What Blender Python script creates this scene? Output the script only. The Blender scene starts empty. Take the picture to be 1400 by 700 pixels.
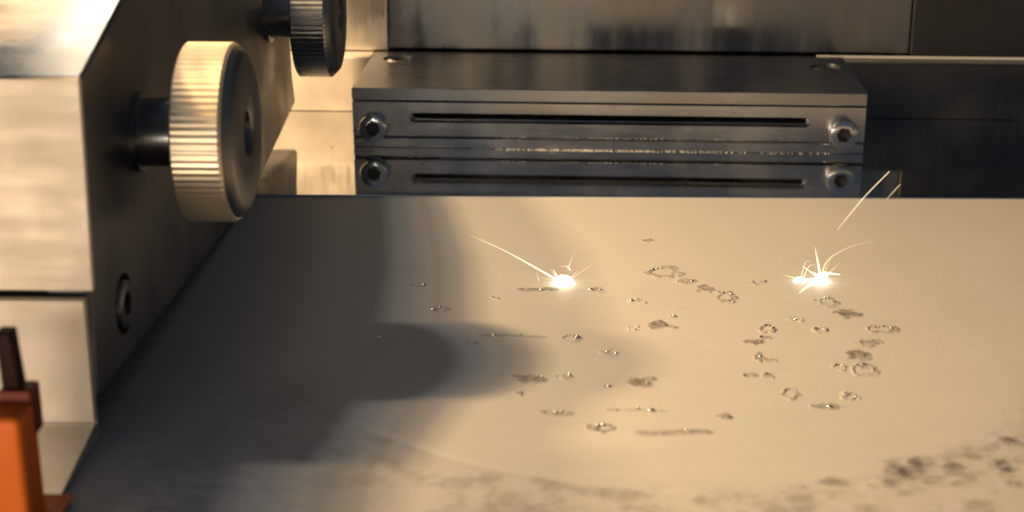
import bpy, bmesh, math, random
import numpy as np
from mathutils import Vector, Matrix
random.seed(7)
MM = 0.001                      # every coordinate below is written in millimetres
sc = bpy.context.scene
COL = sc.collection

# ------------------------------------------------------------------ camera
cd = bpy.data.cameras.new('camera'); cam = bpy.data.objects.new('camera', cd); COL.objects.link(cam)
sc.camera = cam
cd.sensor_width = 36.0; cd.lens = 36.0*2172/1400
cd.clip_start = 0.005; cd.clip_end = 20.0
cam.location = (0, 0, 0.103)
cam.rotation_euler = (math.radians(90-19.003), 0, math.radians(1.6706))
cd.dof.use_dof = True; cd.dof.focus_distance = 0.318; cd.dof.aperture_fstop = 26.0

# ------------------------------------------------------------------ world, lamps, exposure
w = bpy.data.worlds.new('World'); sc.world = w; w.use_nodes = True
bg = w.node_tree.nodes['Background']
bg.inputs[0].default_value = (0.78, 0.95, 1.15, 1); bg.inputs[1].default_value = 0.085
sc.view_settings.view_transform = 'Standard'; sc.view_settings.look = 'None'
sc.view_settings.exposure = 0.08; sc.view_settings.gamma = 1.0
WARM = (1.0, 0.66, 0.33)
def lamp(name, loc, target, size, watts, col, size_y=None):
    d = bpy.data.lights.new(name, 'AREA'); d.energy = watts; d.color = col
    d.shape = 'RECTANGLE'; d.size = size*MM; d.size_y = (size_y or size)*MM
    o = bpy.data.objects.new(name, d); COL.objects.link(o)
    o.location = Vector(loc)*MM
    o.rotation_euler = (Vector(target)-Vector(loc)).to_track_quat('-Z', 'Y').to_euler()
    return o
# a row of chamber lamps on the left, each lower and further out than the one before
lamp('chamber_lamp', (-200, 264, 274), (20, 262, 0), 14, 0.2, (1.0, 0.90, 0.80))
lamp('chamber_lamp', (-211, 260, 262), (20, 262, 0), 12, 0.24, WARM)
lamp('chamber_lamp', (-219, 256, 245), (20, 262, 0), 12, 0.45, WARM)
lamp('chamber_lamp', (-216, 256, 225), (20, 262, 0), 13, 1.10, WARM)
lamp('chamber_lamp', (-236, 254, 195), (20, 262, 0), 14, 1.12, WARM)
# two low fill lamps added to brighten the arm's front, and the bright strip at the back left
lamp('front_fill_lamp', (-92, 30, 6), (-66, 226, 32), 40, 0.08, (1.0, 0.85, 0.66), 12)
lamp('front_fill_lamp', (-152, 62, 9), (-72, 216, 22), 34, 0.085, (1.0, 0.85, 0.66), 14)
lamp('rear_lamp', (-128, 392, 206), (-72, 240, 58), 26, 0.012, (1.0, 0.95, 0.88), 26)
lamp('rear_lamp', (-138, 396, 34), (-52, 417, 16), 20, 0.035, (1.0, 0.82, 0.55), 20)
sc.cycles.caustics_reflective = False; sc.cycles.caustics_refractive = False
# ------------------------------------------------------------------ materials
def nmat(name):
    m = bpy.data.materials.new(name); m.use_nodes = True
    nt = m.node_tree; return m, nt, nt.nodes['Principled BSDF']
def N(nt, t, **kw):
    n = nt.nodes.new(t)
    for k, v in kw.items():
        if k.startswith('_'): setattr(n, k[1:], v)
        else: n.inputs[k.replace('__', ' ')].default_value = v
    return n
def noise(nt, scale, stretch=(1, 1, 1), detail=4.0, rough=0.55):
    tc = N(nt, 'ShaderNodeTexCoord'); mp = N(nt, 'ShaderNodeMapping')
    mp.inputs['Scale'].default_value = stretch
    nt.links.new(tc.outputs['Object'], mp.inputs['Vector'])
    n = N(nt, 'ShaderNodeTexNoise'); n.inputs['Scale'].default_value = scale
    n.inputs['Detail'].default_value = detail; n.inputs['Roughness'].default_value = rough
    nt.links.new(mp.outputs[0], n.inputs['Vector']); return n.outputs['Fac']
def mapr(nt, src, a, b, c, d):
    r = N(nt, 'ShaderNodeMapRange'); nt.links.new(src, r.inputs[0])
    for i, v in zip((1, 2, 3, 4), (a, b, c, d)): r.inputs[i].default_value = v
    return r.outputs[0]
def mixc(nt, fac, a, b):
    m = N(nt, 'ShaderNodeMix'); m.data_type = 'RGBA'
    nt.links.new(fac, m.inputs[0])
    for i, v in ((6, a), (7, b)):
        if isinstance(v, tuple): m.inputs[i].default_value = v
        else: nt.links.new(v, m.inputs[i])
    return m.outputs[2]
def metal(name, col, rough, stretch=(40, 1, 1), brush=0.03, metallic=1.0, smudge=0.35, var=0.12, rvar=0.12):
    m, nt, p = nmat(name)
    p.inputs['Metallic'].default_value = metallic
    fine = noise(nt, 60, stretch, 5)                      # brushing
    big = noise(nt, 45, (1, 1, 1), 4)                     # handling marks
    c1 = tuple(x*(1-var) for x in col)+(1,); c2 = tuple(min(1, x*(1+var)) for x in col)+(1,)
    nt.links.new(mixc(nt, big, c1, c2), p.inputs['Base Color'])
    r1 = mapr(nt, big, 0.3, 0.7, rough*(1-smudge), rough*(1+smudge))
    r2 = mapr(nt, fine, 0.3, 0.7, -rvar*rough, rvar*rough)
    ad = N(nt, 'ShaderNodeMath'); ad.operation = 'ADD'
    nt.links.new(r1, ad.inputs[0]); nt.links.new(r2, ad.inputs[1]); nt.links.new(ad.outputs[0], p.inputs['Roughness'])
    bp = N(nt, 'ShaderNodeBump'); bp.inputs['Strength'].default_value = brush; bp.inputs['Distance'].default_value = 0.0004
    nt.links.new(fine, bp.inputs['Height']); nt.links.new(bp.outputs[0], p.inputs['Normal'])
    return m
M = {}
M['floor']   = metal('polished_floor_steel', (.74, .735, .725), .055, (1, 60, 1), .006, smudge=.5)
M['nozzle']  = metal('ground_steel', (.42, .425, .435), .25, (1, 1, 30), .012)
M['cover']   = metal('cover_steel', (.32, .33, .345), .27, (1, 40, 1), .012, smudge=.14, var=.06)
M['panel']   = metal('brushed_panel_steel', (.22, .225, .235), .29, (1.1, .1, .05), .10, var=.2, rvar=.8)
M['black']   = metal('black_wall_steel', (.085, .085, .09), .35, (40, 1, 1), .02)
M['ledge']  = metal('dark_ledge_steel', (.11, .11, .112), .3, (40, 1, 1), .02)
M['leftpanel'] = metal('pale_panel_steel', (.75, .70, .62), .36, (30, 1, 1), .02)
M['satin']   = metal('satin_aluminium', (.66, .60, .52), .42, (30, 1, 1), .02, metallic=.3)
M['block']   = metal('brushed_block_aluminium', (.70, .58, .45), .52, (1, 1, 5), .003, metallic=.45, smudge=.2, var=.05)
M['slope']   = metal('polished_slope_aluminium', (.74, .68, .58), .30, (1, 1, 12), .02, smudge=.3)
M['foot']    = metal('polished_foot_steel', (.93, .88, .80), .09, (1, 1, 12), .01)
M['side']    = metal('black_oxide_steel', (.19, .195, .205), .45, (1, 1, 1), .02)
M['shaft']   = metal('dark_turned_steel', (.22, .22, .22), .22, (40, 1, 1), .03)
M['knob']    = metal('knurled_aluminium', (.78, .63, .46), .36, (1, 1, 1), .02, metallic=.8)
M['knobface']= metal('turned_knob_face', (.19, .19, .19), .4, (1, 1, 1), .02)
M['darkknob']= metal('knurled_dark_steel', (.30, .30, .30), .28, (1, 1, 1), .02)
M['screw']   = metal('socket_screw_steel', (.62, .62, .62), .2, (1, 1, 1), .02)
M['bore']    = metal('blackened_bore', (.06, .06, .06), .5, (1, 1, 1), .02)
M['strip']   = metal('bright_edge_steel', (.75, .75, .75), .3, (1, 1, 1), .01, metallic=.35)
def plastic(name, c, spec=.3):
    m, nt, p = nmat(name); p.inputs['Specular IOR Level'].default_value = spec
    b = noise(nt, 120, (1, 1, 1), 5)
    nt.links.new(mixc(nt, b, tuple(x*.85 for x in c)+(1,), tuple(x*1.12 for x in c)+(1,)), p.inputs['Base Color'])
    nt.links.new(mapr(nt, b, .3, .7, .38, .55), p.inputs['Roughness'])
    bp = N(nt, 'ShaderNodeBump'); bp.inputs['Strength'].default_value = .08; bp.inputs['Distance'].default_value = .0002
    nt.links.new(noise(nt, 2500), bp.inputs['Height']); nt.links.new(bp.outputs[0], p.inputs['Normal'])
    return m
M['orange'] = plastic('orange_plastic', (.66, .125, .006))
M['clipshade']   = plastic('shaded_clip_plastic', (.16, .022, .004))  # shade on the clip collar, put into a darker red
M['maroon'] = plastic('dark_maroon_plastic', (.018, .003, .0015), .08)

def powder_mat(name, dark):
    m, nt, p = nmat(name)
    at = N(nt, 'ShaderNodeAttribute'); at.attribute_name = 'burn'
    big = noise(nt, 22, (1, 1, 1), 6, .6); streak = noise(nt, 30, (1.2, 16, 1), 5, .6); fine = noise(nt, 2600, (1, 1, 1), 3)
    c = mixc(nt, mapr(nt, big, .3, .7, 0, 1), (.385, .38, .375, 1), (.425, .42, .41, 1))
    c = mixc(nt, mapr(nt, streak, .35, .75, 0, .38), c, (.36, .35, .345, 1))
    c = mixc(nt, mapr(nt, fine, .35, .65, 0, .45), c, (.34, .335, .33, 1))
    br = noise(nt, 900, (1, 1, 1), 4, .7)                 # ragged edge of the burnt patches
    ad = N(nt, 'ShaderNodeMath'); ad.operation = 'MULTIPLY'
    nt.links.new(at.outputs['Fac'], ad.inputs[0]); nt.links.new(mapr(nt, br, .25, .7, .55, 1.25), ad.inputs[1])
    ad.use_clamp = True
    c = mixc(nt, ad.outputs[0], c, dark+(1,))
    nt.links.new(c, p.inputs['Base Color'])
    p.inputs['Metallic'].default_value = 0.0
    p.inputs['Roughness'].default_value = .62
    p.inputs['Specular IOR Level'].default_value = .35
    bp = N(nt, 'ShaderNodeBump'); bp.inputs['Strength'].default_value = .42; bp.inputs['Distance'].default_value = .00012
    nt.links.new(fine, bp.inputs['Height'])
    bp2 = N(nt, 'ShaderNodeBump'); bp2.inputs['Strength'].default_value = .18; bp2.inputs['Distance'].default_value = .0005
    nt.links.new(streak, bp2.inputs['Height']); nt.links.new(bp.outputs[0], bp2.inputs['Normal'])
    nt.links.new(bp2.outputs[0], p.inputs['Normal'])
    return m
M['powder'] = powder_mat('metal_powder', (.075, .07, .07))
M['melt']   = powder_mat('fused_powder', (.07, .062, .056))
M['bead']   = metal('melted_bead', (.62, .60, .56), .2, (1, 1, 1), .02)
def emit(name, c, s):
    m = bpy.data.materials.new(name); m.use_nodes = True; nt = m.node_tree; nt.nodes.clear()
    e = nt.nodes.new('ShaderNodeEmission'); e.inputs[0].default_value = c+(1,); e.inputs[1].default_value = s
    at = nt.nodes.new('ShaderNodeAttribute'); at.attribute_name = 'glow'
    tr = nt.nodes.new('ShaderNodeBsdfTransparent'); mx = nt.nodes.new('ShaderNodeAddShader'); ml = nt.nodes.new('ShaderNodeMath'); ml.operation = 'MULTIPLY'; ml.inputs[1].default_value = s; o = nt.nodes.new('ShaderNodeOutputMaterial')
    nt.links.new(at.outputs['Fac'], ml.inputs[0]); nt.links.new(ml.outputs[0], e.inputs[1]); nt.links.new(tr.outputs[0], mx.inputs[0]); nt.links.new(e.outputs[0], mx.inputs[1])
    nt.links.new(mx.outputs[0], o.inputs[0]); return m
M['core'] = emit('white_hot_metal', (1, .84, .58), 8)
M['spark'] = emit('glowing_spark', (1, .74, .40), .62)
M['sparkhot'] = emit('hot_spark', (1, .80, .5), 1.3)

# ------------------------------------------------------------------ helpers
def tag(o, label=None, cat=None, group=None, kind=None):
    for k, v in (('label', label), ('category', cat), ('group', group), ('kind', kind)):
        if v: o[k] = v
    return o
def empty(name, loc=(0, 0, 0), rz=0.0, parent=None):
    o = bpy.data.objects.new(name, None); COL.objects.link(o); o.empty_display_size = .005
    o.location = Vector(loc)*MM; o.rotation_euler = (0, 0, rz)
    if parent: o.parent = parent
    return o
def link(name, bm, mat, parent=None, loc=(0, 0, 0), rot=(0, 0, 0), smooth=None):
    me = bpy.data.meshes.new(name)
    bmesh.ops.recalc_face_normals(bm, faces=bm.faces)
    bm.to_mesh(me); bm.free()
    for m in (mat if isinstance(mat, (list, tuple)) else [mat]): me.materials.append(m)
    if smooth is not None:
        me.polygons.foreach_set('use_smooth', [True]*len(me.polygons)); me.set_sharp_from_angle(angle=math.radians(smooth))
    o = bpy.data.objects.new(name, me); COL.objects.link(o)
    o.location = Vector(loc)*MM; o.rotation_euler = rot
    if parent: o.parent = parent
    return o
def box(x0, x1, y0, y1, z0, z1, bev=0.0, seg=2):
    bm = bmesh.new(); bmesh.ops.create_cube(bm, size=1)
    for v in bm.verts:
        v.co = Vector(((x0+x1)/2+v.co.x*(x1-x0), (y0+y1)/2+v.co.y*(y1-y0), (z0+z1)/2+v.co.z*(z1-z0)))*MM
    if bev: bmesh.ops.bevel(bm, geom=bm.edges[:], offset=bev*MM, segments=seg, profile=.5, affect='EDGES')
    return bm
def prism_x(prof, x0, x1, bev=0.0, seg=2):               # profile of (y, z), extruded along X
    bm = bmesh.new()
    a = [bm.verts.new(Vector((x0, y, z))*MM) for y, z in prof]; b = [bm.verts.new(Vector((x1, y, z))*MM) for y, z in prof]
    n = len(prof); bm.faces.new(a); bm.faces.new(b[::-1])
    for i in range(n): bm.faces.new((a[i], a[(i+1) % n], b[(i+1) % n], b[i]))
    bmesh.ops.recalc_face_normals(bm, faces=bm.faces)
    if bev: bmesh.ops.bevel(bm, geom=bm.edges[:], offset=bev*MM, segments=seg, profile=.5, affect='EDGES')
    return bm
def prism_y(prof, y0, y1, bev=0.0, seg=2):               # profile of (x, z), extruded along Y
    bm = bmesh.new()
    a = [bm.verts.new(Vector((x, y0, z))*MM) for x, z in prof]; b = [bm.verts.new(Vector((x, y1, z))*MM) for x, z in prof]
    n = len(prof); bm.faces.new(a); bm.faces.new(b[::-1])
    for i in range(n): bm.faces.new((a[i], a[(i+1) % n], b[(i+1) % n], b[i]))
    bmesh.ops.recalc_face_normals(bm, faces=bm.faces)
    if bev: bmesh.ops.bevel(bm, geom=bm.edges[:], offset=bev*MM, segments=seg, profile=.5, affect='EDGES')
    return bm
def lathe(prof, n=64, axis='X', radial=None):             # prof of (t along the axis, r); radial(k, t, r) may vary r
    bm = bmesh.new(); rings = []
    for t, r in prof:
        ring = []
        for k in range(n):
            a = 2*math.pi*k/n; rr = radial(k, t, r) if radial else r
            c, s = rr*math.cos(a), rr*math.sin(a)
            co = {'X': (t, c, s), 'Y': (c, t, s), 'Z': (c, s, t)}[axis]
            ring.append(bm.verts.new(Vector(co)*MM))
        rings.append(ring)
    for p, q in zip(rings, rings[1:]):
        for k in range(n): bm.faces.new((p[k], p[(k+1) % n], q[(k+1) % n], q[k]))
    bm.faces.new(rings[0]); bm.faces.new(rings[-1][::-1])
    return bm
def cut(o, *cutters):                                     # boolean difference, baked into the mesh
    tmp = []
    for bm in cutters:
        me = bpy.data.meshes.new('cutter'); bmesh.ops.recalc_face_normals(bm, faces=bm.faces); bm.to_mesh(me); bm.free()
        me.materials.append(o.data.materials[0]); c = bpy.data.objects.new('cutter', me); COL.objects.link(c)
        c.parent = o.parent; c.location = o.location; c.rotation_euler = o.rotation_euler
        md = o.modifiers.new('cut', 'BOOLEAN'); md.object = c; md.operation = 'DIFFERENCE'; md.solver = 'EXACT'; tmp.append(c)
    bpy.context.view_layer.update()
    dg = bpy.context.evaluated_depsgraph_get()
    me = bpy.data.meshes.new_from_object(o.evaluated_get(dg)); o.modifiers.clear(); old = o.data; o.data = me
    me.name = old.name
    for c in tmp: bpy.data.objects.remove(c, do_unlink=True)
def cyl(x, y, z, r, h, axis='Z', n=40):
    prof = [(0, r), (h, r)]; bm = lathe(prof, n, axis)
    bmesh.ops.translate(bm, vec=Vector((x, y, z))*MM, verts=bm.verts); return bm
def copy_part(o, parent, loc=None):
    c = o.copy(); COL.objects.link(c); c.parent = parent
    if loc: c.location = Vector(loc)*MM
    for ch in o.children: copy_part(ch, c)
    return c

# ------------------------------------------------------------------ floor of the chamber
bm = bmesh.new()
def slab(pts, z0, z1):
    lo = [bm.verts.new(Vector((x, y, z0))*MM) for x, y in pts]; hi = [bm.verts.new(Vector((x, y, z1))*MM) for x, y in pts]
    n = len(pts); bm.faces.new(lo[::-1]); bm.faces.new(hi)
    for i in range(n): bm.faces.new((lo[i], lo[(i+1) % n], hi[(i+1) % n], hi[i]))
slab([(-260, 337.1), (260, 343.8), (260, 470), (-260, 470)], -8, 0)
bmesh.ops.recalc_face_normals(bm, faces=bm.faces)
bmesh.ops.bevel(bm, geom=[e for e in bm.edges if all(abs(v.co.z) < 1e-6 for v in e.verts)], offset=.18*MM, segments=2, profile=.5, affect='EDGES')
tag(link('chamber_floor', bm, M['floor']), kind='structure')

# ------------------------------------------------------------------ powder bed: a height field
X0, X1, Y0, Y1, ST = -200.0, 170.0, 20.0, 345.0, .55
nx, ny = int((X1-X0)/ST)+1, int((Y1-Y0)/ST)+1
gx, gy = np.linspace(X0, X1, nx), np.linspace(Y0, Y1, ny)
GX, GY = np.meshgrid(gx, gy)
rng = np.random.default_rng(3)
def vnoise(X, Y, cell, seed):                              # smooth value noise, -1..1
    r = np.random.default_rng(seed); T = r.uniform(-1, 1, (256, 256))
    u, v = X/cell+1000.3, Y/cell+1000.7
    i, j = np.floor(u).astype(int), np.floor(v).astype(int); a, b = u-i, v-j
    a = a*a*(3-2*a); b = b*b*(3-2*b); i0, j0, i1, j1 = i % 256, j % 256, (i+1) % 256, (j+1) % 256
    return (T[j0, i0]*(1-a)+T[j0, i1]*a)*(1-b)+(T[j1, i0]*(1-a)+T[j1, i1]*a)*b
def sstep(a, b, x):
    t = np.clip((x-a)/(b-a), 0, 1); return t*t*(3-2*t)
CX, CY, CR = 19.5, 268.0, 68.0                             # the round build plate under the powder
SOOT = [(50.1, 207.2, 4.7, 5.1), (53.2, 209.1, 4.2, 4.7), (47.4, 203.6, 3.1, 3.2), (56.9, 207.4, 4.2, 4.2), (55.1, 203.9, 6.2, 2.7), (64.6, 208.8, 3.2, 4.7), (64.8, 203.7, 2.3, 2.3), (39.6, 203.4, 3.7, 2.3), (33.7, 201.5, 3.7, 1.8), (44.5, 202.0, 2.5, 1.8), (42.4, 195.9, 6.0, 2.1), (20.5, 197.4, 5.1, 2.2), (-6.8, 198.3, 6.1, 2.2), (2.3, 194.7, 6.0, 2.1), (28.5, 196.5, 5.0, 2.1), (61.3, 212.2, 3.2, 2.9), (30.4, 195.5, 6.0, 1.7), (9.4, 197.0, 5.1, 1.7)]
def terrain(X, Y):
    X = np.asarray(X, float); Y = np.asarray(Y, float)
    d = np.hypot(X-CX, Y-CY)-CR + .5*vnoise(X, Y, 7, 11)
    front = sstep(250, 225, Y)
    out = sstep(-.4, 1.0, d)*front
    z = -.42 + .02*vnoise(X, Y, 18, 1) + .012*vnoise(X, Y, 4, 2)
    z = z - .20*np.exp(-((d-.1)/.6)**2)*front*sstep(75, 45, X)*sstep(-36, -12, X) - .06*out
    lumps = .10*vnoise(X, Y, 5, 4)+.09*vnoise(X, Y*1.3, 2.2, 5)+.05*vnoise(X, Y, 1.15, 6)
    z = z + out*lumps*(.55+.45*vnoise(X, Y, 14, 8))
    s = np.zeros_like(X)
    for k, (sx, sy, sw, sd) in enumerate(SOOT):
        q = np.hypot((X-sx)/(sw*.55), (Y-sy)/(sd*.62))+.35*vnoise(X, Y, 1.6, 30+k)+.25*vnoise(X, Y, .8, 60+k)
        amp = (.95, .9, .75, .7, .7, .95, .95, .65, .5, .5, .35, .45, .35, .3, .35, .55, .35, .35)[k]
        s = np.maximum(s, amp*sstep(1.45, .15, q))
    z = z + .22*s*(.6+.8*vnoise(X, Y, 1.3, 21))
    q2 = .5*vnoise(X, Y, 3.1, 41)+.35*vnoise(X, Y, 1.5, 42)+.25*vnoise(X, Y, .7, 43)
    band = (.45*sstep(-6, 8, X)+.55*sstep(26, 52, X))*np.exp(-((d-2.2)/3.4)**2)*front*sstep(-.15, .75, q2)
    s = np.maximum(s*sstep(-.75, .1, q2), .95*band)
    faint = out*.07 + (.3+.7*sstep(-45, -5, X))*out*sstep(-.1, .9, .8*vnoise(X, Y, 5, 12)+.6*vnoise(X, Y, 2, 13)+.45*vnoise(X, Y, .9, 14))*.36
    return z, np.clip(np.maximum(s, faint), 0, 1)
GZ, GB = terrain(GX, GY)
me = bpy.data.meshes.new('powder_bed')
V = np.stack([GX, GY, GZ], -1).reshape(-1, 3)*MM
idx = np.arange(nx*ny).reshape(ny, nx)
Fq = np.stack([idx[:-1, :-1], idx[:-1, 1:], idx[1:, 1:], idx[1:, :-1]], -1).reshape(-1, 4)
me.vertices.add(len(V)); me.vertices.foreach_set('co', V.ravel())
me.loops.add(Fq.size); me.loops.foreach_set('vertex_index', Fq.ravel().astype(np.int32))
me.polygons.add(len(Fq)); me.polygons.foreach_set('loop_start', np.arange(0, Fq.size, 4, dtype=np.int32))
me.polygons.foreach_set('loop_total', np.full(len(Fq), 4, np.int32)); me.polygons.foreach_set('use_smooth', np.ones(len(Fq), bool))
me.update(); me.validate()
a = me.attributes.new('burn', 'FLOAT', 'POINT'); a.data.foreach_set('value', GB.ravel().astype(np.float32))
me.materials.append(M['powder'])
bed = tag(bpy.data.objects.new('powder_bed', me), kind='structure'); COL.objects.link(bed)
# bare steel in front of the bed, under the camera
tag(link('door_sill', box(-320, 320, -200, 19.5, -8, -.1, .3), M['floor']), kind='structure')

# fused marks left by the laser: each a small raised patch of its own, lying on the bed
MARKS = [(21.0, 291.1, 7.1, 6.8, 'ring', 0.5), (24.9, 286.2, 3.6, 3.3, 'blob', 0.45), (28.0, 282.2, 4.1, 4.0, 'blob', 0.8), (31.6, 278.0, 3.8, 5.5, 'ring', 0.6), (32.5, 274.9, 2.2, 2.3, 'bump', 0.2), (18.8, 310.9, 3.0, 1.9, 'blob', 0.6), (-3.4, 280.9, 6.9, 3.6, 'track', 0.7), (8.0, 280.9, 4.4, 3.6, 'bump', 0.5), (-11.2, 276.0, 1.9, 1.9, 'bump', 0.3), (-21.2, 270.0, 4.0, 3.4, 'bump', 0.5), (-26.0, 282.7, 3.3, 3.2, 'bump', 0.4), (15.1, 275.2, 3.5, 3.1, 'bump', 0.3), (18.9, 263.1, 4.9, 4.6, 'blob', 0.9), (13.8, 261.5, 2.6, 3.5, 'bump', 0.2), (21.2, 267.5, 1.6, 1.8, 'blob', 0.3), (-7.8, 257.1, 10.7, 3.1, 'track', 0.45), (2.6, 256.4, 4.1, 3.7, 'ring', 0.5), (9.4, 250.3, 3.5, 3.9, 'bump', 0.4), (-4.0, 238.6, 5.5, 4.5, 'blob', 0.7), (1.4, 239.7, 2.9, 2.4, 'bump', 0.5), (-5.6, 232.7, 1.3, 2.0, 'blob', 0.5), (8.5, 236.0, 2.4, 2.4, 'bump', 0.2), (13.9, 237.9, 5.2, 5.4, 'blob', 0.75), (0.2, 225.3, 4.8, 3.3, 'track', 0.45), (7.5, 219.9, 4.7, 3.6, 'ring', 0.75), (17.9, 218.9, 10.2, 3.6, 'track', 0.6), (26.3, 225.0, 2.3, 3.0, 'blob', 0.8), (12.5, 226.8, 8.4, 1.4, 'track', 0.3), (50.0, 275.8, 4.3, 5.4, 'ring', 0.55), (52.6, 269.9, 5.0, 5.2, 'blob', 0.85), (43.1, 267.0, 3.4, 3.6, 'bump', 0.3), (37.2, 261.9, 3.4, 4.2, 'ring', 0.45), (36.6, 257.7, 2.8, 1.7, 'blob', 0.5), (33.8, 255.6, 4.8, 2.4, 'blob', 0.65), (46.7, 261.5, 2.8, 3.2, 'ring', 0.25), (57.5, 262.1, 5.2, 4.2, 'ring', 0.55), (54.0, 256.2, 4.3, 3.4, 'blob', 0.5), (51.0, 250.2, 4.7, 4.5, 'blob', 0.75), (51.1, 243.9, 4.4, 6.2, 'ring', 0.5), (47.3, 245.0, 2.7, 3.1, 'ring', 0.5), (34.4, 248.7, 2.1, 5.1, 'blob', 0.6), (36.0, 247.8, 2.9, 1.6, 'blob', 0.45), (32.1, 241.2, 2.9, 2.1, 'blob', 0.45), (34.9, 241.0, 2.4, 2.7, 'blob', 0.5), (37.5, 233.7, 3.5, 4.3, 'ring', 0.5), (42.7, 229.0, 6.0, 2.8, 'blob', 0.65), (46.9, 233.1, 2.8, 3.4, 'ring', 0.3), (38.4, 286.2, 4.5, 2.9, 'bump', 0.3), (-30.9, 255.4, 1.8, 5.4, 'bump', 0.1), (53.6, 254.5, 2.5, 2.0, 'blob', 0.4), (-14.3, 253.9, 3.3, 2.0, 'bump', 0.35)]
def make_mark(i, cx, cy, w, d, kind, burn):
    NX, NY = 34, 26
    u, v = np.meshgrid(np.linspace(-1.35, 1.35, NX), np.linspace(-1.35, 1.35, NY))
    X, Y = cx+u*w*.5, cy+v*d*.5
    r0 = np.random.default_rng(100+i)
    warp = .34*vnoise(X, Y, .30*w, 200+i)+.26*vnoise(X, Y, .75, 300+i)
    q = np.hypot(u, v)+warp
    h1 = vnoise(X, Y, .8, 400+i); h2 = vnoise(X, Y, .38, 500+i)
    mask = sstep(1.12, .62, q)
    if kind == 'ring':
        rim = np.exp(-((q-.72)/.21)**2)*(.75+.5*vnoise(u*1.4, v*1.4, 1, 600+i))
        h = .36*rim-.12*sstep(.6, .2, q); b = burn*np.clip(rim*1.15+.22*mask, 0, 1)
    elif kind == 'blob':
        h = .26*mask*(.7+.5*h1)+.08*h2*mask; b = burn*mask*(.85+.3*h1)
    elif kind == 'track':
        mid = .35*np.sin(u*2.2+i)*.6; qq = np.abs(v-mid)/.62+.3*h1+np.clip(np.abs(u)-1, 0, 1)*3
        mask = sstep(1.15, .45, qq)
        h = .34*mask*(.6+.5*h1)+.1*h2*mask; b = burn*mask*(.75+.35*h1)
    else:
        h = .34*mask*np.clip(.35+.9*h1, 0, 1)+.06*h2*mask; b = burn*mask*(.6+.5*h2)
    edge = sstep(1.33, 1.08, np.maximum(np.abs(u), np.abs(v)))
    h = .68*h*edge
    # keep only the patch round the mark: the rim of the patch dips under the powder
    Z = terrain(X, Y)[0] + h - .012*(1-sstep(.0, .03, np.abs(h)))
    b = np.clip(b*edge, 0, 1)
    keep = (np.abs(h) > .012) | (b > .03)
    bm = bmesh.new(); vs = {}
    base = Vector((cx, cy, 0))
    def vert(j, k):
        if (j, k) not in vs: vs[(j, k)] = bm.verts.new((Vector((X[j, k], Y[j, k], Z[j, k]))-base)*MM)
        return vs[(j, k)]
    for j in range(NY-1):
        for k in range(NX-1):
            if keep[j:j+2, k:k+2].any(): bm.faces.new((vert(j, k), vert(j, k+1), vert(j+1, k+1), vert(j+1, k)))
    bm.verts.index_update()
    order = list(vs.keys())
    vals = [float(b[jk]) for jk in order]
    name = {'ring': 'melt_ring', 'blob': 'burnt_spot', 'track': 'melt_track', 'bump': 'melt_mark'}[kind]
    o = link(name, bm, M['melt'], bed, (cx, cy, 0), smooth=80)
    at = o.data.attributes.new('burn', 'FLOAT', 'POINT'); at.data.foreach_set('value', vals)
    nb = {'ring': 3, 'blob': 1, 'track': 3, 'bump': 2}[kind]
    if burn >= .8: nb = 0
    bm = bmesh.new(); cnt = 0
    for t in range(nb):
        if kind == 'ring': ang = r0.uniform(-.4, 2.6); px, py = .7*math.cos(ang), .7*math.sin(ang)
        else: px, py = r0.uniform(-.75, .75), r0.uniform(-.35, .45)
        x, y = cx+px*w*.5, cy+py*d*.5
        z = float(np.interp(0, [0], [0])); jj = int((py+1.35)/2.7*(NY-1)); kk = int((px+1.35)/2.7*(NX-1)); z = Z[jj, kk]
        rr = r0.uniform(.13, .30)
        res = bmesh.ops.create_icosphere(bm, subdivisions=2, radius=1)
        mt = Matrix.Translation((Vector((x, y, z+rr*.25))-base)*MM) @ Matrix.Rotation(r0.uniform(-.5, .5), 4, 'Z') @ Matrix.Diagonal((rr*r0.uniform(1.1, 2.2)*MM, rr*MM, rr*.8*MM, 1))
        bmesh.ops.transform(bm, matrix=mt, verts=res['verts']); cnt += 1
    if cnt: link('melt_bead', bm, M['bead'], o, smooth=80)
    else: bm.free()
for i, mk in enumerate(MARKS): make_mark(i, *mk)

# ------------------------------------------------------------------ back wall
RZ = math.radians(-1.4)
wall = tag(empty('back_wall', (12.2, 379.3, 0), RZ), 'polished steel chamber wall of panels above a low ledge behind the slotted bar', 'wall')
link('wall_panel', box(-59, 80.4, 44.8, 52, 15.75, 150, .3), M['panel'], wall)
o = link('wall_panel', box(-260, -59.3, 44.2, 52, 15.3, 150, .3), M['leftpanel'], wall); o['label'] = 'pale satin wall panel at the left'
o = link('wall_panel', box(80.7, 260, 44.0, 52, 15.6, 150, .3), M['black'], wall); o['label'] = 'black wall panel at the right'
o = link('ledge_block', box(-260, -63.1, 36.7, 44.7, 0.05, 14.9, .25), M['satin'], wall); o['label'] = 'pale ledge block left of the nozzle bar'
o = link('ledge_block', box(63.1, 260, 36.7, 44.7, 0.05, 14.6, .25), M['ledge'], wall); o['label'] = 'black ledge block right of the nozzle bar'
link('edge_strip', box(56, 260, 43.2, 43.95, 14.7, 15.35, .08), M['strip'], wall)
link('backing_plate', box(-260, 260, 52.1, 56, 0, 150), M['bore'], wall)

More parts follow.
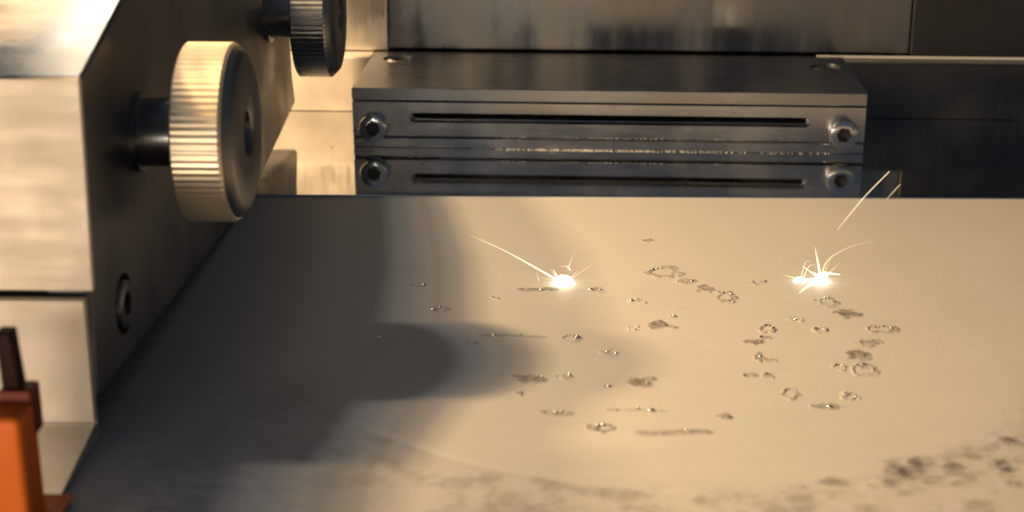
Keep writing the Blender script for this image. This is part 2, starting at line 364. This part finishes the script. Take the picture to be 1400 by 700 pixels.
# ------------------------------------------------------------------ gas nozzle bar
noz = tag(empty('gas_nozzle', (12.2, 379.3, 0), RZ), 'long low grey steel bar with a thin dark slot and socket screws along its front', 'gas nozzle')
body = link('body', box(-62.7, 62.7, 3.2, 36, 0.06, 11.75, .12), M['nozzle'], noz)
front = link('front_plate', box(-62.75, 62.75, 0, 3.1, 3.0, 11.7, .16), M['nozzle'], noz)
def slot_bm(x0, x1, zc, r, y0, y1):
    pr = [(x1-r+r*math.cos(a), zc+r*math.sin(a)) for a in [math.pi*(-.5+k/10) for k in range(11)]]
    pr += [(x0+r+r*math.cos(a), zc+r*math.sin(a)) for a in [math.pi*(.5+k/10) for k in range(11)]]
    return prism_y(pr, y0, y1)
cut(front, slot_bm(-48.6, 49.4, 7.75, 1.22, -2, 5))
cut(body, slot_bm(-48.2, 49.0, 7.75, 1.0, 2, 22))
slot_in = link('slot_lining', slot_bm(-48.1, 48.9, 7.75, .98, 20.5, 21.5), M['bore'], noz)
lip = link('lower_lip', prism_x([(.25, .06), (3.15, .06), (3.15, 2.9), (.9, 2.9), (.25, 2.2)], -62.7, 62.7, .07), M['nozzle'], noz)
cover = link('cover_plate', box(-62.8, 62.8, 0.02, 43.6, 11.95, 15.15, .22), M['cover'], noz)
for x, y in ((-55.2, 34.6), (56.6, 29.5)): cut(cover, cyl(x, y, 13.2, 4.2, 4))
def hexp(r): return [(r*math.cos(math.pi/3*k), r*math.sin(math.pi/3*k)) for k in range(6)]
def cap_screw(parent, loc, axis, r=3.55, h=4.0, roll=.2):
    pr = [(0, r*.93), (.15, r), (h-.55, r), (h-.2, r-.16), (h, r-.55)]
    s = link('socket_screw', lathe(pr, 72, axis, lambda k, t, rr: rr*(1-.012*((k % 2) if .1 < t < h-.5 else 0))), M['screw'], parent, loc, smooth=40)
    hx = [(math.cos(math.pi/3*k+roll)*r*.53, math.sin(math.pi/3*k+roll)*r*.53) for k in range(6)]
    if axis == 'Y': c = prism_y(hx, h-2.4, h+1)
    else:
        c = prism_y(hx, h-2.4, h+1); bmesh.ops.rotate(c, matrix=Matrix.Rotation(math.pi/2, 3, 'X'), verts=c.verts)
    cut(s, c)
    inner = prism_y([(a*.985, b*.985) for a, b in hx], h-2.42, h-2.3)
    if axis != 'Y': bmesh.ops.rotate(inner, matrix=Matrix.Rotation(math.pi/2, 3, 'X'), verts=inner.verts)
    link('hex_socket', inner, M['bore'], s)
    return s
# heads point at -Y: build along +Y and turn about Z
for x, rl in ((-57.3, .25), (57.2, .1)):
    s = cap_screw(noz, (x, -.02, 5.75), 'Y', roll=rl); s.rotation_euler = (0, 0, math.pi)
for x, y in ((-55.2, 34.6), (56.6, 29.5)):
    s = cap_screw(noz, (x, y, 13.25), 'Z', r=3.3, h=1.7)
    s.name = 'recessed_screw'
# grains caught along the foot of the bar
bm = bmesh.new(); r0 = random.Random(5)
for k in range(420):
    x = r0.gauss(-6, 17) if k < 300 else r0.uniform(-40, 55); y = r0.choice((-.15, -.05, .1))-abs(r0.gauss(0, .25)); rr = r0.uniform(.05, .17)
    res = bmesh.ops.create_icosphere(bm, subdivisions=1, radius=rr*MM)
    bmesh.ops.translate(bm, vec=Vector((x, y, rr*.6))*MM, verts=res['verts'])
for k in range(90):
    x = r0.choice((-22, -4, 1, 3, 12, 30))+r0.gauss(0, 3.2); rr = r0.uniform(.05, .12)
    res = bmesh.ops.create_icosphere(bm, subdivisions=1, radius=rr*MM)
    bmesh.ops.translate(bm, vec=Vector((x, -.02-rr*.2, 2.95+rr*.3+r0.uniform(0, .25)))*MM, verts=res['verts'])
bmesh.ops.rotate(bm, matrix=Matrix.Rotation(RZ, 3, 'Z'), verts=bm.verts)
tag(link('powder_residue', bm, M['strip'], None, (12.2, 379.3, 0)), 'fine bright powder grains caught along the foot of the nozzle bar', 'powder', kind='stuff')

# ------------------------------------------------------------------ recoater arm
arm = tag(empty('recoater_arm', (-110, 215, 0)), 'large recoater arm at the left with pale front blocks, black side plate and knurled thumbscrews', 'recoater arm')
O = (110, -215, 0)                                         # children are written in place and shifted by this
SP = [(214.9, 5.4), (218.9, 53.0), (242.5, 60.0), (250, 61.0), (262, 61.0), (286, 59.0), (312, 54.0), (322, 51.5), (398, 51), (398.3, 14.8), (401.8, 6.2), (342, .1), (324, .1)]
side = link('side_plate', prism_x(SP, -75, -67.9, 1.1, 3), M['side'], arm, O)
cut(side, cyl(-69.6, 232.3, 14.4, 4.9, 6, 'X'))
SP2 = [(y+(1.2 if y < 250 else -2), max(z-.6, .4)) for y, z in SP]
SP2 = [(min(y, 335), z) for y, z in SP2 if not (y > 336 and z > 3 and z < 40)]
link('arm_body', prism_x(SP2, -170, -75.1), M['side'], arm, O)
link('upper_front_block', prism_x([(215.6, 22.6), (218.0, 53.7), (219.2, 53.9), (219.2, 53.2), (216.8, 22.6)], -170, -67.4, .22), M['block'], arm, O)
link('sloped_cover', prism_x([(218.3, 53.95), (249, 62.6), (249, 61.4), (243.2, 60.9), (219.6, 54.0)], -170, -67.5, .1), M['slope'], arm, O)
link('lower_front_block', box(-170, -68.2, 213.2, 214.8, 2.6, 22.0, .15), M['block'], arm, O)
link('scraper_foot', prism_x([(213.1, 2.55), (194.9, .15), (197, -.3), (214.7, -.3), (214.7, 2.55)], -170, -68.1, .1), M['foot'], arm, O)
link('shadow_block', prism_y([(-170, 50), (-88, 50), (-88, 76), (-122, 96), (-170, 96)], 199, 229, .5), M['block'], arm, O)  # unseen block added beside the arm, shaped to cast the front-left shadow
def bore_screw(loc):
    s = cap_screw(arm, loc, 'Y', r=3.9, h=2.2); s.rotation_euler = (0, 0, -math.pi/2); return s
bs = bore_screw((-69.5+110, 232.3-215, 14.4)); bs.data.materials[0] = M['side']
def thumbscrew(y, z, rimmat, facemat, s):
    t = link('thumbscrew', lathe([(0, 6.6), (.9, 6.6), (1.0, 5.6), (4.9+s, 5.6)], 64), M['shaft'], arm, (-67.88+110, y-215, z), smooth=40)
    def kn(k, t_, r): return r if not (.5 < t_-4.8-s < 7.9) else r*(1-(.007 if k % 4 in (0, 1) else 0))
    rim = link('knurled_rim', lathe([(t_+s, r) for t_, r in ((4.8, 12.5), (5.0, 13.9), (5.35, 14.45), (5.4, 14.5), (12.6, 14.5), (12.65, 14.45), (13.1, 14.1), (13.12, 12.4))], 320, 'X', kn), rimmat, t, smooth=25)
    fc = link('knob_face', lathe([(t_+s, r) for t_, r in ((12.4, 13.2), (13.0, 13.9), (13.5, 13.7), (14.4, 12.7), (14.7, 11.6), (14.8, 9), (14.8, 4.2), (14.4, 3.6), (13.2, 3.4))], 96), facemat, t, smooth=35)
    link('hub_bore', cyl(13.1+s, 0, 0, 3.4, .3, 'X', 32), M['bore'], fc)
    return t
thumbscrew(248.6, 38.1, M['knob'], M['knobface'], 3.2)
t2 = thumbscrew(367.3, 35.6, M['darkknob'], M['knobface'], 2.4); t2['label'] = 'rear dark knurled thumbscrew'

# ------------------------------------------------------------------ orange clip at the lower left
clip = tag(empty('orange_clip', (-73, 186, -.4)), 'orange plastic clip with a dark stem in front of the arm at lower left', 'clip')
OC = (73, -186, .4)
link('clip_body', box(-76, -68.0, 182.0, 189, -.4, 17.6, .9, 4), M['orange'], clip, OC)
link('clip_collar', box(-72.4, -68.0, 187.2, 191.2, 12.6, 19.2, .35, 3), M['clipshade'], clip, OC)
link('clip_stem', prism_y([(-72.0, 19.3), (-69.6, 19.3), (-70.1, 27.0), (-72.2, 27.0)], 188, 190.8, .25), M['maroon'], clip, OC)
link('clip_foot', prism_y([(-75, -.3), (-66.6, -.3), (-66.0, .7), (-75, .7)], 189.2, 194.6, .2), M['orange'], clip, OC)

# ------------------------------------------------------------------ sparks
def streak(name, pts, y, r, mat, parent, heat0=1.0, heat1=0.0, dy=0.0, base=(0, 0, 0), tip=.25):
    P = [Vector((x, y+dy*k/max(1, len(pts)-1), z))*MM for k, (x, z) in enumerate(pts)]
    if len(P) > 2:                                          # smooth the path
        Q = []
        for k in range(len(P)-1):
            p0, p1, p2, p3 = P[max(k-1, 0)], P[k], P[k+1], P[min(k+2, len(P)-1)]
            for s in range(6):
                t = s/6; Q.append(.5*((2*p1)+(p2-p0)*t+(2*p0-5*p1+4*p2-p3)*t*t+(3*p1-p0-3*p2+p3)*t**3))
        P = Q+[P[-1]]
    else: P = [P[0].lerp(P[1], t/7) for t in range(8)]
    bm = bmesh.new(); rings = []; heat = []; n = len(P)
    for k, p in enumerate(P):
        d = (P[min(k+1, n-1)]-P[max(k-1, 0)]).normalized(); a = d.orthogonal().normalized(); b = d.cross(a); t = k/(n-1)
        rr = r*(tip+(1-tip)*math.sin(math.pi*(.12+.80*t))**.7) if heat0 < heat1 else r*(1-(1-tip)*t)
        rings.append([bm.verts.new(p+(a*math.cos(q)+b*math.sin(q))*rr*MM-Vector(base)*MM) for q in [math.pi/4*j for j in range(8)]])
        heat += [heat0+(heat1-heat0)*t]*8
    for p, q in zip(rings, rings[1:]):
        for j in range(8): bm.faces.new((p[j], p[(j+1) % 8], q[(j+1) % 8], q[j]))
    bm.faces.new(rings[0]); bm.faces.new(rings[-1][::-1]); heat = heat
    o = link(name, bm, mat, parent, smooth=80)
    at = o.data.attributes.new('glow', 'FLOAT', 'POINT'); at.data.foreach_set('value', heat); return o
def core(parent, loc, rx, ry, rz, seed, lump=.16):
    bm = bmesh.new(); bmesh.ops.create_icosphere(bm, subdivisions=4, radius=1)
    for v in bm.verts:
        c = v.co; f = 1+lump*float(vnoise(np.array(c.x*2+c.z), np.array(c.y*2-c.z), .8, seed)); v.co = Vector((c.x*rx*f, c.y*ry*f, c.z*rz*f))*MM
    o = link('molten_core', bm, M['core'], parent, loc, smooth=80)
    at = o.data.attributes.new('glow', 'FLOAT', 'POINT'); at.data.foreach_set('value', [1.0]*len(o.data.vertices)); return o
s1 = tag(empty('laser_spark', (1.5, 284.3, -.3)), 'white-hot round laser spark on the powder with a long streak flying up left', 'spark', 'laser sparks on the powder')
core(s1, (0, 0, .25), 1.7, 1.5, 1.15, 1)
B = (1.5, 284.3, -.3)
for pts, r, h, mt in (([(.3, .3), (-3.4, 2.5), (-9.7, 6.1), (-16.6, 9.3)], .19, (.85, .05), 'sparkhot'), ([(2.3, 2.5), (3.6, 6.3)], .13, (.55, .1), 'spark'),
        ([(.6, .6), (-.5, 2.4)], .2, (.9, .3), 'sparkhot'), ([(.3, .5), (-1.2, 2.9)], .11, (.6, .2), 'spark'), ([(-3.2, .2), (-3.7, 2.2)], .09, (.6, .1), 'spark'),
        ([(.3, .2), (-3.6, .9)], .12, (.6, .05), 'spark'), ([(2.8, 2.3), (2.1, 3.1), (.4, 2.9)], .17, (.9, .1), 'spark'), ([(3.0, .8), (4.4, 2.6)], .12, (.5, .05), 'spark'),
        ([(3.0, .6), (8.3, 4.6)], .14, (.3, .02), 'spark'), ([(1.0, .7), (.9, 1.5)], .16, (.9, .5), 'sparkhot'), ([(1.9, .7), (2.0, 1.5)], .14, (.9, .4), 'sparkhot')):
    streak('spark_streak', pts, 284.3, r, M[mt], s1, h[0], h[1], base=B)
s2 = tag(empty('laser_spark', (50.6, 287, -.3)), 'white-hot star shaped laser spark with a small bright blob on its left', 'spark', 'laser sparks on the powder')
B = (50.6, 287, -.3)
core(s2, (.1, 0, .25), 1.12, 1.1, .95, 2, .3); core(s2, (-3.95, 0, .1), 1.05, .7, .5, 3, .08)
for pts, r, h, mt in (([(50.8, .6), (51.2, 2.9), (52.8, 4.9), (56.3, 6.8), (60.8, 7.9)], .17, (.8, .05), 'spark'), ([(50.6, .3), (49.1, 6.6)], .26, (1, .1), 'sparkhot'),
        ([(50.6, 0), (46.1, -.1)], .25, (1, .6), 'sparkhot'), ([(51, 1.3), (54.2, 1.0)], .3, (1, .7), 'sparkhot'), ([(46.3, .1), (42.8, .9)], .16, (.7, .05), 'spark'),
        ([(50.6, .1), (47.0, 2.6)], .2, (.9, .3), 'sparkhot'), ([(46.9, .6), (47.5, 3.4), (48.6, 3.5)], .12, (.6, .2), 'spark'), ([(47.4, .5), (48.1, 2.4), (48.9, 2.9), (49.6, 2.3)], .12, (.7, .2), 'spark'),
        ([(51.2, .4), (54.4, 3.7)], .22, (.5, .05), 'spark'), ([(51.0, .6), (52.6, 5.2)], .14, (.45, .05), 'spark'), ([(50.9, .2), (52.6, 1.3)], .2, (.9, .2), 'sparkhot'), ([(50.3, .2), (49.2, 1.6)], .2, (.9, .2), 'sparkhot')):
    streak('spark_streak', pts, 287, r, M[mt], s2, h[0], h[1], base=B)
o = streak('spark_streak', [(50.6, -.1), (47.6, -.15), (45.6, -.2)], 287, .28, M['sparkhot'], s2, 1, .3, dy=-7, base=B)
def flyer(pts, r, label, heat0, heat1):
    b = (pts[0][0], 287, pts[0][1]); o = streak('flying_spark', pts, 287, r, M['spark'], None, heat0, heat1, base=b, tip=.3)
    o.location = Vector(b)*MM; tag(o, label, 'spark', 'single sparks in the air')
flyer([(53.1, 9.9), (57.5, 16.2), (62.0, 21.5)], .14, 'longer thin glowing spark streak flying up right past the bed edge', .25, .85)
flyer([(61.8, 16.0), (64.2, 19.0)], .13, 'shorter faint spark streak just right of the longer flying one', .25, .5)

sc.render.engine = 'CYCLES'
